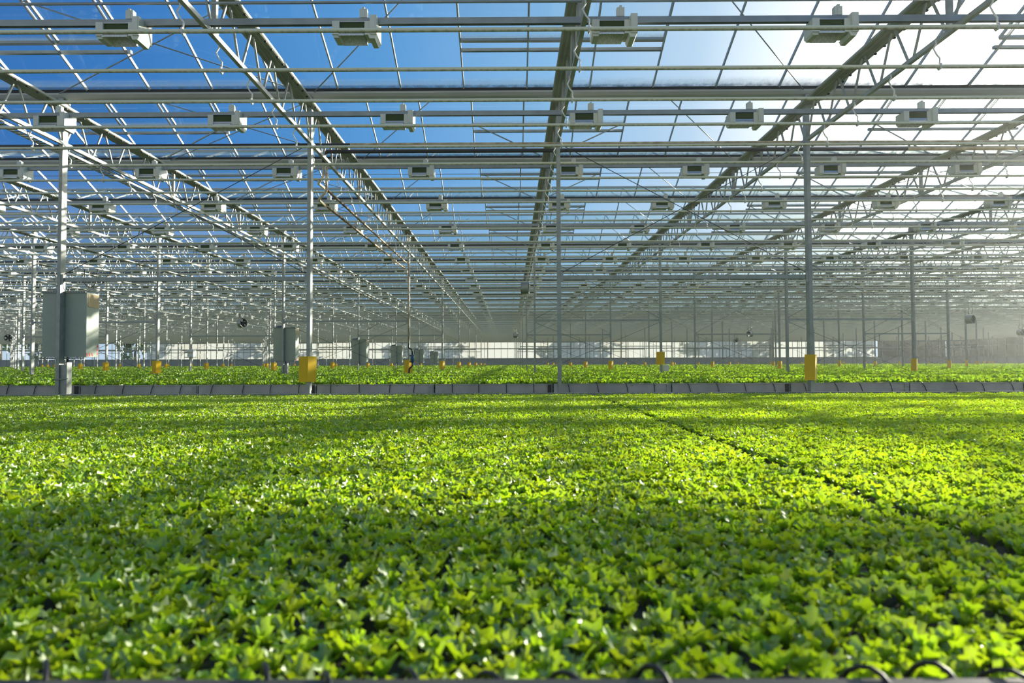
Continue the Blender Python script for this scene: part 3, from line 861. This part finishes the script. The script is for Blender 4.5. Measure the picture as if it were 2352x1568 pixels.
b = MB(); b.tube([(0.22*cos(t*pi/9+pi*0.95), 0, 0.26*sin(t*pi/9+pi*0.95)) for t in range(0, 11)], 0.012, 6); b.tube([(0,0,-0.24),(0,0,-0.42)], 0.012, 6)
tag(obj('hanging_cable', b, M_BLACK, None, (x, y, z)), 'looped black cable hanging in the air beside the post with the white box', 'cable')
x, y, z = at(196, 655, 12.5)
b = MB(); b.tube(bend([(-0.02,0,0.3),(-0.02,0,0.02),(0.10,0,-0.06),(0.2,0,0.05),(0.22,0,0.3)], 0.1), 0.007, 6)
tag(obj('hanging_cable', b, M_BLACK, None, (x, y, z)), 'thin black cable looping above the nearest cabinet', 'cable')

# ------------------------------------------------------------------ growing benches
ZS1 = CZ - 0.57                # bed 1 plug surface
ZS2 = CZ - 0.47                # later beds
def bench(x0, x1, y0, y1, zrim, zsoil, label, group, hoses=(), hose_front=0.0, panel=M_CONC, near=False):
    e = empty('growing_bench', ((x0+x1)/2, y0, 0)); tag(e, label, 'bench', group)
    w, L = (x1-x0)/2, y1-y0
    t = MB(); t.box(-w+0.03, w-0.03, 0.03, L-0.03, zsoil-0.05, zsoil); obj('plug_tray', t, M_SOIL, e)
    p = MB()
    p.box(-w, w, 0, 0.03, zsoil-0.12 if near else zrim-0.24, zrim); p.box(-w, w, -0.012, 0.035, zrim, zrim+0.012)
    obj('end_board', p, panel, e)
    p = MB(); p.box(-w, w, L-0.03, L, zsoil-0.12, zrim); p.box(-w, w, L-0.035, L+0.012, zrim, zrim+0.012)
    obj('end_board', p, M_GALV, e)
    for sx in (-1, 1):
        p = MB(); p.box(sx*(w-0.01)-0.01, sx*(w-0.01)+0.01, 0.03, L-0.03, zsoil-0.12, zsoil+0.004); obj('side_board', p, panel, e)
    for sx in (-1, 1):
        for yy in (0.25, L-0.25):
            g = MB(); g.box(sx*(w-0.15)-0.03, sx*(w-0.15)+0.03, yy-0.03, yy+0.03, 0, zsoil-0.05); obj('leg', g, M_GALV, e)
    return e
B1Y0, B1Y1 = 1.052, 11.78
RIM1 = CZ - 0.505
SEAM = 1.42
bA = bench(-12.4, SEAM-0.01, B1Y0, B1Y1, RIM1, ZS1, 'near growing bench full of young lettuce, left of the narrow seam', 'near benches', panel=M_RIM, near=True)
bB = bench(SEAM+0.01, 14.0, B1Y0, B1Y1, RIM1, ZS1, 'near growing bench full of young lettuce, right of the narrow seam', 'near benches', panel=M_RIM, near=True)
# black drip hoses looping over the near rim
random.seed(5)
for e, x0, x1, ex in ((bA, -1.0, SEAM-0.1, (-12.4+SEAM-0.01)/2), (bB, SEAM+0.1, 1.5, (SEAM+0.01+14)/2)):
    x = x0
    while x < x1:
        hh = random.uniform(0.045, 0.068); w = random.uniform(0.020, 0.034); dy = random.uniform(0.0, 0.03)
        h = MB(); h.tube([(x-ex+w*cos(pi-t*pi/8), 0.10+dy-0.016*t, RIM1-0.04+hh*sin(t*pi/8)) for t in range(8)] + [(x-ex+w*1.05, -0.03+dy*0.3, RIM1-0.05), (x-ex+w*1.1, -0.035+dy*0.3, RIM1-0.16)], 0.0045, 6)
        obj('drip_hose', h, M_BLACK, e)
        x += random.uniform(0.10, 0.135)
# second row of benches: individual modules with a panelled front and drip hoses
RIM2 = CZ - 0.375
random.seed(3)
XJ = [-7.93 + 2.18*i for i in range(-2, 10)]
for i in range(len(XJ)-1):
    if not (inview(XJ[i], 12.6, RIM2, 100) or inview(XJ[i+1], 12.6, RIM2, 100)): continue
    e = bench(XJ[i]+0.012, XJ[i+1]-0.012, 12.58, 23.7, RIM2, ZS2, 'concrete fronted growing bench in the second row, %s from the left' % ordw(i if i else 1), 'second row benches')
    w = (XJ[i+1]-XJ[i])/2
    if True:
        h = MB(); h.box(w-0.10, w-0.03, -0.02, 0.0, RIM2-0.24, RIM2); obj('joint_post', h, M_DKPIPE if i % 2 else M_GALV, e)
    for q in range(4):
        x = -w + 0.28 + q*0.52 + random.uniform(-0.05, 0.05)
        if x > w-0.14: continue
        cv = max(-0.06, min(0.11, (XJ[i]+2.0)*0.012)) + random.uniform(-0.02, 0.02)
        h = MB(); h.tube([(x-cv*0.5, 0.06, RIM2+0.03), (x-cv*0.35, -0.01, RIM2+0.018), (x, -0.022, RIM2-0.05), (x+cv*0.3, -0.018, RIM2-0.13), (x+cv*0.4, -0.012, RIM2-0.22)], 0.0065, 6)
        obj('drip_hose', h, M_BLACK, e)
for r in range(2, 10):
    y0 = ROW0 + DROW*(r-1) + 0.42; y1 = min(ROW0 + DROW*r - 0.6, YB-3)
    if r == 9: y1 = YB - 2
    bench(-half(y1, 3), right(y1, 3)-0.5, y0, y1, RIM2, ZS2, 'long low growing bench of lettuce, %s row away from the camera' % ordw(r+1), 'far benches')
# white plant labels stuck in the beds
for px, py, d in ((1037, 866, 17.0), (1404, 866, 17.5), (1333, 884, 12.9)):
    x, y, z = at(px, py, d)
    b = MB(); b.box(-0.035, 0.035, -0.002, 0.002, -0.03, 0.03); b.box(-0.006, 0.006, -0.002, 0.002, ZS2-z, -0.03)
    tag(obj('plant_label', b, M_WHITE, None, (x, y, z)), {1037: 'white plant label in the second bed left of the middle post', 1404: 'white plant label deep in the second bed right of middle post', 1333: 'white plant label at the front edge of the second bed'}[px], 'plant label')

# ------------------------------------------------------------------ lettuce
def leaf(mb, base, yaw, L, Wd, lift, curl, rnd, nl=8, nw=6):
    # jagged oak-leaf lettuce leaf: a narrow stalk widening into a lobed, toothed, ruffled blade
    grid = []
    lob = rnd.uniform(0, 6.28); ph = rnd.uniform(0, 6.28); tw = rnd.uniform(-1.1, 1.1)
    cyw, syw = cos(yaw), sin(yaw)
    a = lift; px = pz = 0.0; ds = L/nl
    for i in range(nl+1):
        t = i/nl
        w = Wd*(0.12 + 0.88*max(0, min(1, (t-0.08)/0.5))**0.9)*(1 if t < 0.62 else 1-((t-0.62)/0.38)**1.25*0.84)
        w *= 1 + (0.34 if i % 2 else -0.30)*(0.2 < t < 0.95)
        row = []
        for j in range(-nw//2, nw//2+1):
            u = j/(nw/2)
            lx = u*w*0.5
            up = abs(u)**1.6*w*0.30*(1+0.6*sin(lob)) + 0.12*w*sin(ph + i*1.7 + u*2.6)*abs(u)
            fwd = abs(u)*L*0.05*(1 if i % 2 else -0.6)
            ct = cos(tw*t*0.8); st = sin(tw*t*0.8)
            lx2, up2 = lx*ct - up*st, lx*st + up*ct
            # frame along leaf
            fx = px + fwd*cos(a) - up2*sin(a); fz = pz + fwd*sin(a) + up2*cos(a)
            row.append((base[0] + fx*cyw - lx2*syw, base[1] + fx*syw + lx2*cyw, base[2] + fz))
        grid.append(row)
        px += ds*cos(a); pz += ds*sin(a); a -= curl/nl*(0.4+1.2*t)
    i0 = len(mb.v); m_ = nw+1
    for row in grid: mb.v += row
    for i in range(nl):
        for j in range(nw):
            mb.smooth.add(len(mb.f)); mb.f.append((i0+i*m_+j, i0+i*m_+j+1, i0+(i+1)*m_+j+1, i0+(i+1)*m_+j)); mb.m.append(0)

def lettuce(seed, size, nleaf, material, name):
    rnd = random.Random(seed); mb = MB(); y0 = rnd.uniform(0, 6.28)
    for i in range(nleaf):
        t = i/nleaf
        yaw = y0 + i*2.4 + rnd.uniform(-0.3, 0.3)
        L = size*(1.0 - 0.35*t)*rnd.uniform(0.85, 1.15)
        leaf(mb, (0, 0, 0), yaw, L, L*rnd.uniform(0.32, 0.50), rnd.uniform(0.95, 1.40) + 0.20*t, rnd.uniform(0.1, 2.0), rnd)
    return mb.mesh(name, material)
SMALL = [lettuce(100+i, 0.064, 6, M_LEAF, 'lettuce_seedling') for i in range(10)]
BIG = [lettuce(200+i, 0.19, 10, M_LEAF2, 'lettuce') for i in range(6)]

SP = 0.049
rnd = random.Random(77)
near_pts, mid_pts = [], []
yy = B1Y0 + 0.075; row = 0
while yy < B1Y1 - 0.06:
    hw = 0.78*yy + 0.5
    n = int(2*hw/SP); 
    for i in range(n+1):
        xx = -hw + i*SP + (0.5*SP if row % 2 else 0)
        x = xx + rnd.gauss(0, 0.006); y = yy + rnd.gauss(0, 0.006)
        if abs(x-SEAM) < 0.041: continue
        if rnd.random() < 0.03: continue
        q = (x, y, ZS1, rnd.uniform(0, 6.283), rnd.gauss(0, 0.10), rnd.gauss(0, 0.10), rnd.uniform(0.82, 1.18), rnd.randrange(10))
        mid_pts.append(q)
    yy += SP*0.92; row += 1
mid_pts.sort(key=lambda q: q[1] + (0 if inview(q[0], q[1], q[2]+0.04, 20) else 1000))
near_pts, mid_pts = mid_pts[:300], mid_pts[300:]
for x, y, z, rz, rx, ry, s, v in near_pts:
    o = link('lettuce_seedling', SMALL[v], None, (x, y, z), (rx, ry, rz), (s, s, s))
    tag(o, 'young green lettuce seedling in the front rows of the near bench', 'lettuce', 'lettuce seedlings along the near rim')

far_pts = []
for r in range(1, 10):
    y0 = ROW0 + DROW*r - DROW + 0.50; y1 = ROW0 + DROW*r - 0.75
    if r == 1: y0, y1 = 12.66, 23.6
    if r == 9: y1 = YB - 2.2
    sp = (0.135, 0.17, 0.22, 0.28, 0.34, 0.40, 0.45, 0.5, 0.5)[r-1]
    sc = (1.0, 1.1, 1.3, 1.5, 1.7, 1.9, 2.0, 2.1, 2.1)[r-1]
    yy = y0 + sp*0.4
    while yy < y1:
        hw = 0.77*yy + 0.5
        n = int(2*hw/sp)
        for i in range(n+1):
            x = -hw + i*sp + rnd.uniform(-0.3, 0.3)*sp
            if x > XW-1: continue
            y = yy + rnd.uniform(-0.3, 0.3)*sp
            s = sc*rnd.uniform(0.8, 1.15)
            far_pts.append((x, y, ZS2 - 0.03*(sc-1), rnd.uniform(0, 6.283), rnd.gauss(0, 0.1), rnd.gauss(0, 0.1), s, rnd.randrange(6)))
        yy += sp

def scatter(name, pts, meshes, label):
    src = bpy.data.collections.new(name + '_kinds')
    for i, me in enumerate(meshes):
        o = bpy.data.objects.new('%s_kind_%02d' % (name, i), me); src.objects.link(o)
    me = bpy.data.meshes.new(name); me.from_pydata([q[:3] for q in pts], [], [])
    a = me.attributes.new('rot', 'FLOAT_VECTOR', 'POINT'); a.data.foreach_set('vector', [c for q in pts for c in (q[4], q[5], q[3])])
    a = me.attributes.new('scl', 'FLOAT', 'POINT'); a.data.foreach_set('value', [q[6] for q in pts])
    a = me.attributes.new('idx', 'INT', 'POINT'); a.data.foreach_set('value', [q[7] for q in pts])
    o = bpy.data.objects.new(name, me); COL.objects.link(o)
    ng = bpy.data.node_groups.new(name + '_plants', 'GeometryNodeTree')
    ng.interface.new_socket('Geometry', in_out='INPUT', socket_type='NodeSocketGeometry')
    ng.interface.new_socket('Geometry', in_out='OUTPUT', socket_type='NodeSocketGeometry')
    gi, go = ng.nodes.new('NodeGroupInput'), ng.nodes.new('NodeGroupOutput')
    ip = ng.nodes.new('GeometryNodeInstanceOnPoints'); ci = ng.nodes.new('GeometryNodeCollectionInfo')
    ci.inputs['Collection'].default_value = src
    ci.inputs['Separate Children'].default_value = True; ci.inputs['Reset Children'].default_value = True
    def attr(n, t):
        q = ng.nodes.new('GeometryNodeInputNamedAttribute'); q.data_type = t; q.inputs['Name'].default_value = n; return q.outputs['Attribute']
    L = ng.links.new
    L(gi.outputs[0], ip.inputs['Points']); L(ci.outputs[0], ip.inputs['Instance']); ip.inputs['Pick Instance'].default_value = True
    L(attr('idx', 'INT'), ip.inputs['Instance Index'])
    er = ng.nodes.new('FunctionNodeEulerToRotation'); L(attr('rot', 'FLOAT_VECTOR'), er.inputs[0]); L(er.outputs[0], ip.inputs['Rotation'])
    L(attr('scl', 'FLOAT'), ip.inputs['Scale']); L(ip.outputs[0], go.inputs[0])
    md = o.modifiers.new('plants', 'NODES'); md.node_group = ng
    tag(o, label, 'lettuce', None, 'stuff'); return o
scatter('young_lettuce', mid_pts, SMALL, 'dense carpet of young lettuce covering the near bench behind its front rows')
scatter('grown_lettuce', far_pts, BIG, 'leafy lettuce filling the farther benches as far as the back wall')

# ------------------------------------------------------------------ trees outside the back wall
def tree_mesh(seed, h):
    rn = random.Random(seed); t = MB()
    t.tube([(0,0,0),(rn.uniform(-.3,.3),rn.uniform(-.3,.3),h*0.4),(rn.uniform(-.5,.5),rn.uniform(-.5,.5),h*0.75)], [0.28,0.2,0.08], 7)
    tm = t.mesh('trunk', M_BARK)
    c = MB()
    blobs = [(rn.uniform(-.22,.22)*h, rn.uniform(-.22,.22)*h, rn.uniform(0.22,0.95)*h, rn.uniform(0.10,0.18)*h) for _ in range(14)]
    for bx, by, bz, br in blobs:
        for _ in range(55):
            v = Vector((rn.gauss(0,1), rn.gauss(0,1), rn.gauss(0,1))).normalized()*br*rn.uniform(0.6,1)
            u = Vector((rn.gauss(0,1), rn.gauss(0,1), rn.gauss(0,1))).normalized(); w = u.cross(v).normalized()*rn.uniform(.2,.5); u = u*rn.uniform(.2,.5)
            p = Vector((bx,by,bz)) + v
            c.quad(p-u-w*0.2, p+w-u*0.2, p+u+w*0.2, p-w+u*0.2)
    return tm, c.mesh('crown', M_TREE)
TM = [tree_mesh(i, 9+1.5*i) for i in range(4)]
rn = random.Random(9)
for i in range(14):
    x = -98 + i*13.0 + rn.uniform(-0.5, 0.5); y = YB + (9 if i % 2 else 15)
    tm, cmh = TM[rn.randrange(4)]
    e = empty('tree', (x, y, 0), (0, 0, rn.uniform(0, 6.28)))
    tag(e, 'leafy green tree outside behind the back wall, %s from the left' % ordw(i+1), 'tree', 'trees beyond the back wall')
    link('trunk', tm, e); link('crown', cmh, e)
for i in range(4):
    x = XW + 8; y = 80 + i*12.0
    tm, cmh = TM[rn.randrange(4)]
    e = empty('tree', (x, y, 0), (0, 0, rn.uniform(0, 6.28)))
    tag(e, 'dark leafy tree outside the right side wall, %s from the back corner' % ordw(4-i), 'tree', 'trees beyond the side wall')
    link('trunk', tm, e); link('crown', cmh, e)
# ------------------------------------------------------------------ thin scattering volume added to stand for lens glare
GLARE = 0.0010
if GLARE:
    m, n, l, out = mat('glare_veil')
    vs = n.new('ShaderNodeVolumeScatter'); vs.inputs['Density'].default_value = GLARE; vs.inputs['Anisotropy'].default_value = 0.88
    vs.inputs['Color'].default_value = (0.96, 1.0, 0.94, 1)
    l.new(vs.outputs[0], out.inputs['Volume'])
    b = MB(); b.box(-110, XW, -13, YB+0.5, 0.02, HR+0.3)
    o = obj('glare_haze', b, m); tag(o, 'thin haze volume added across the hall to stand for lens glare', 'haze', None, 'stuff')
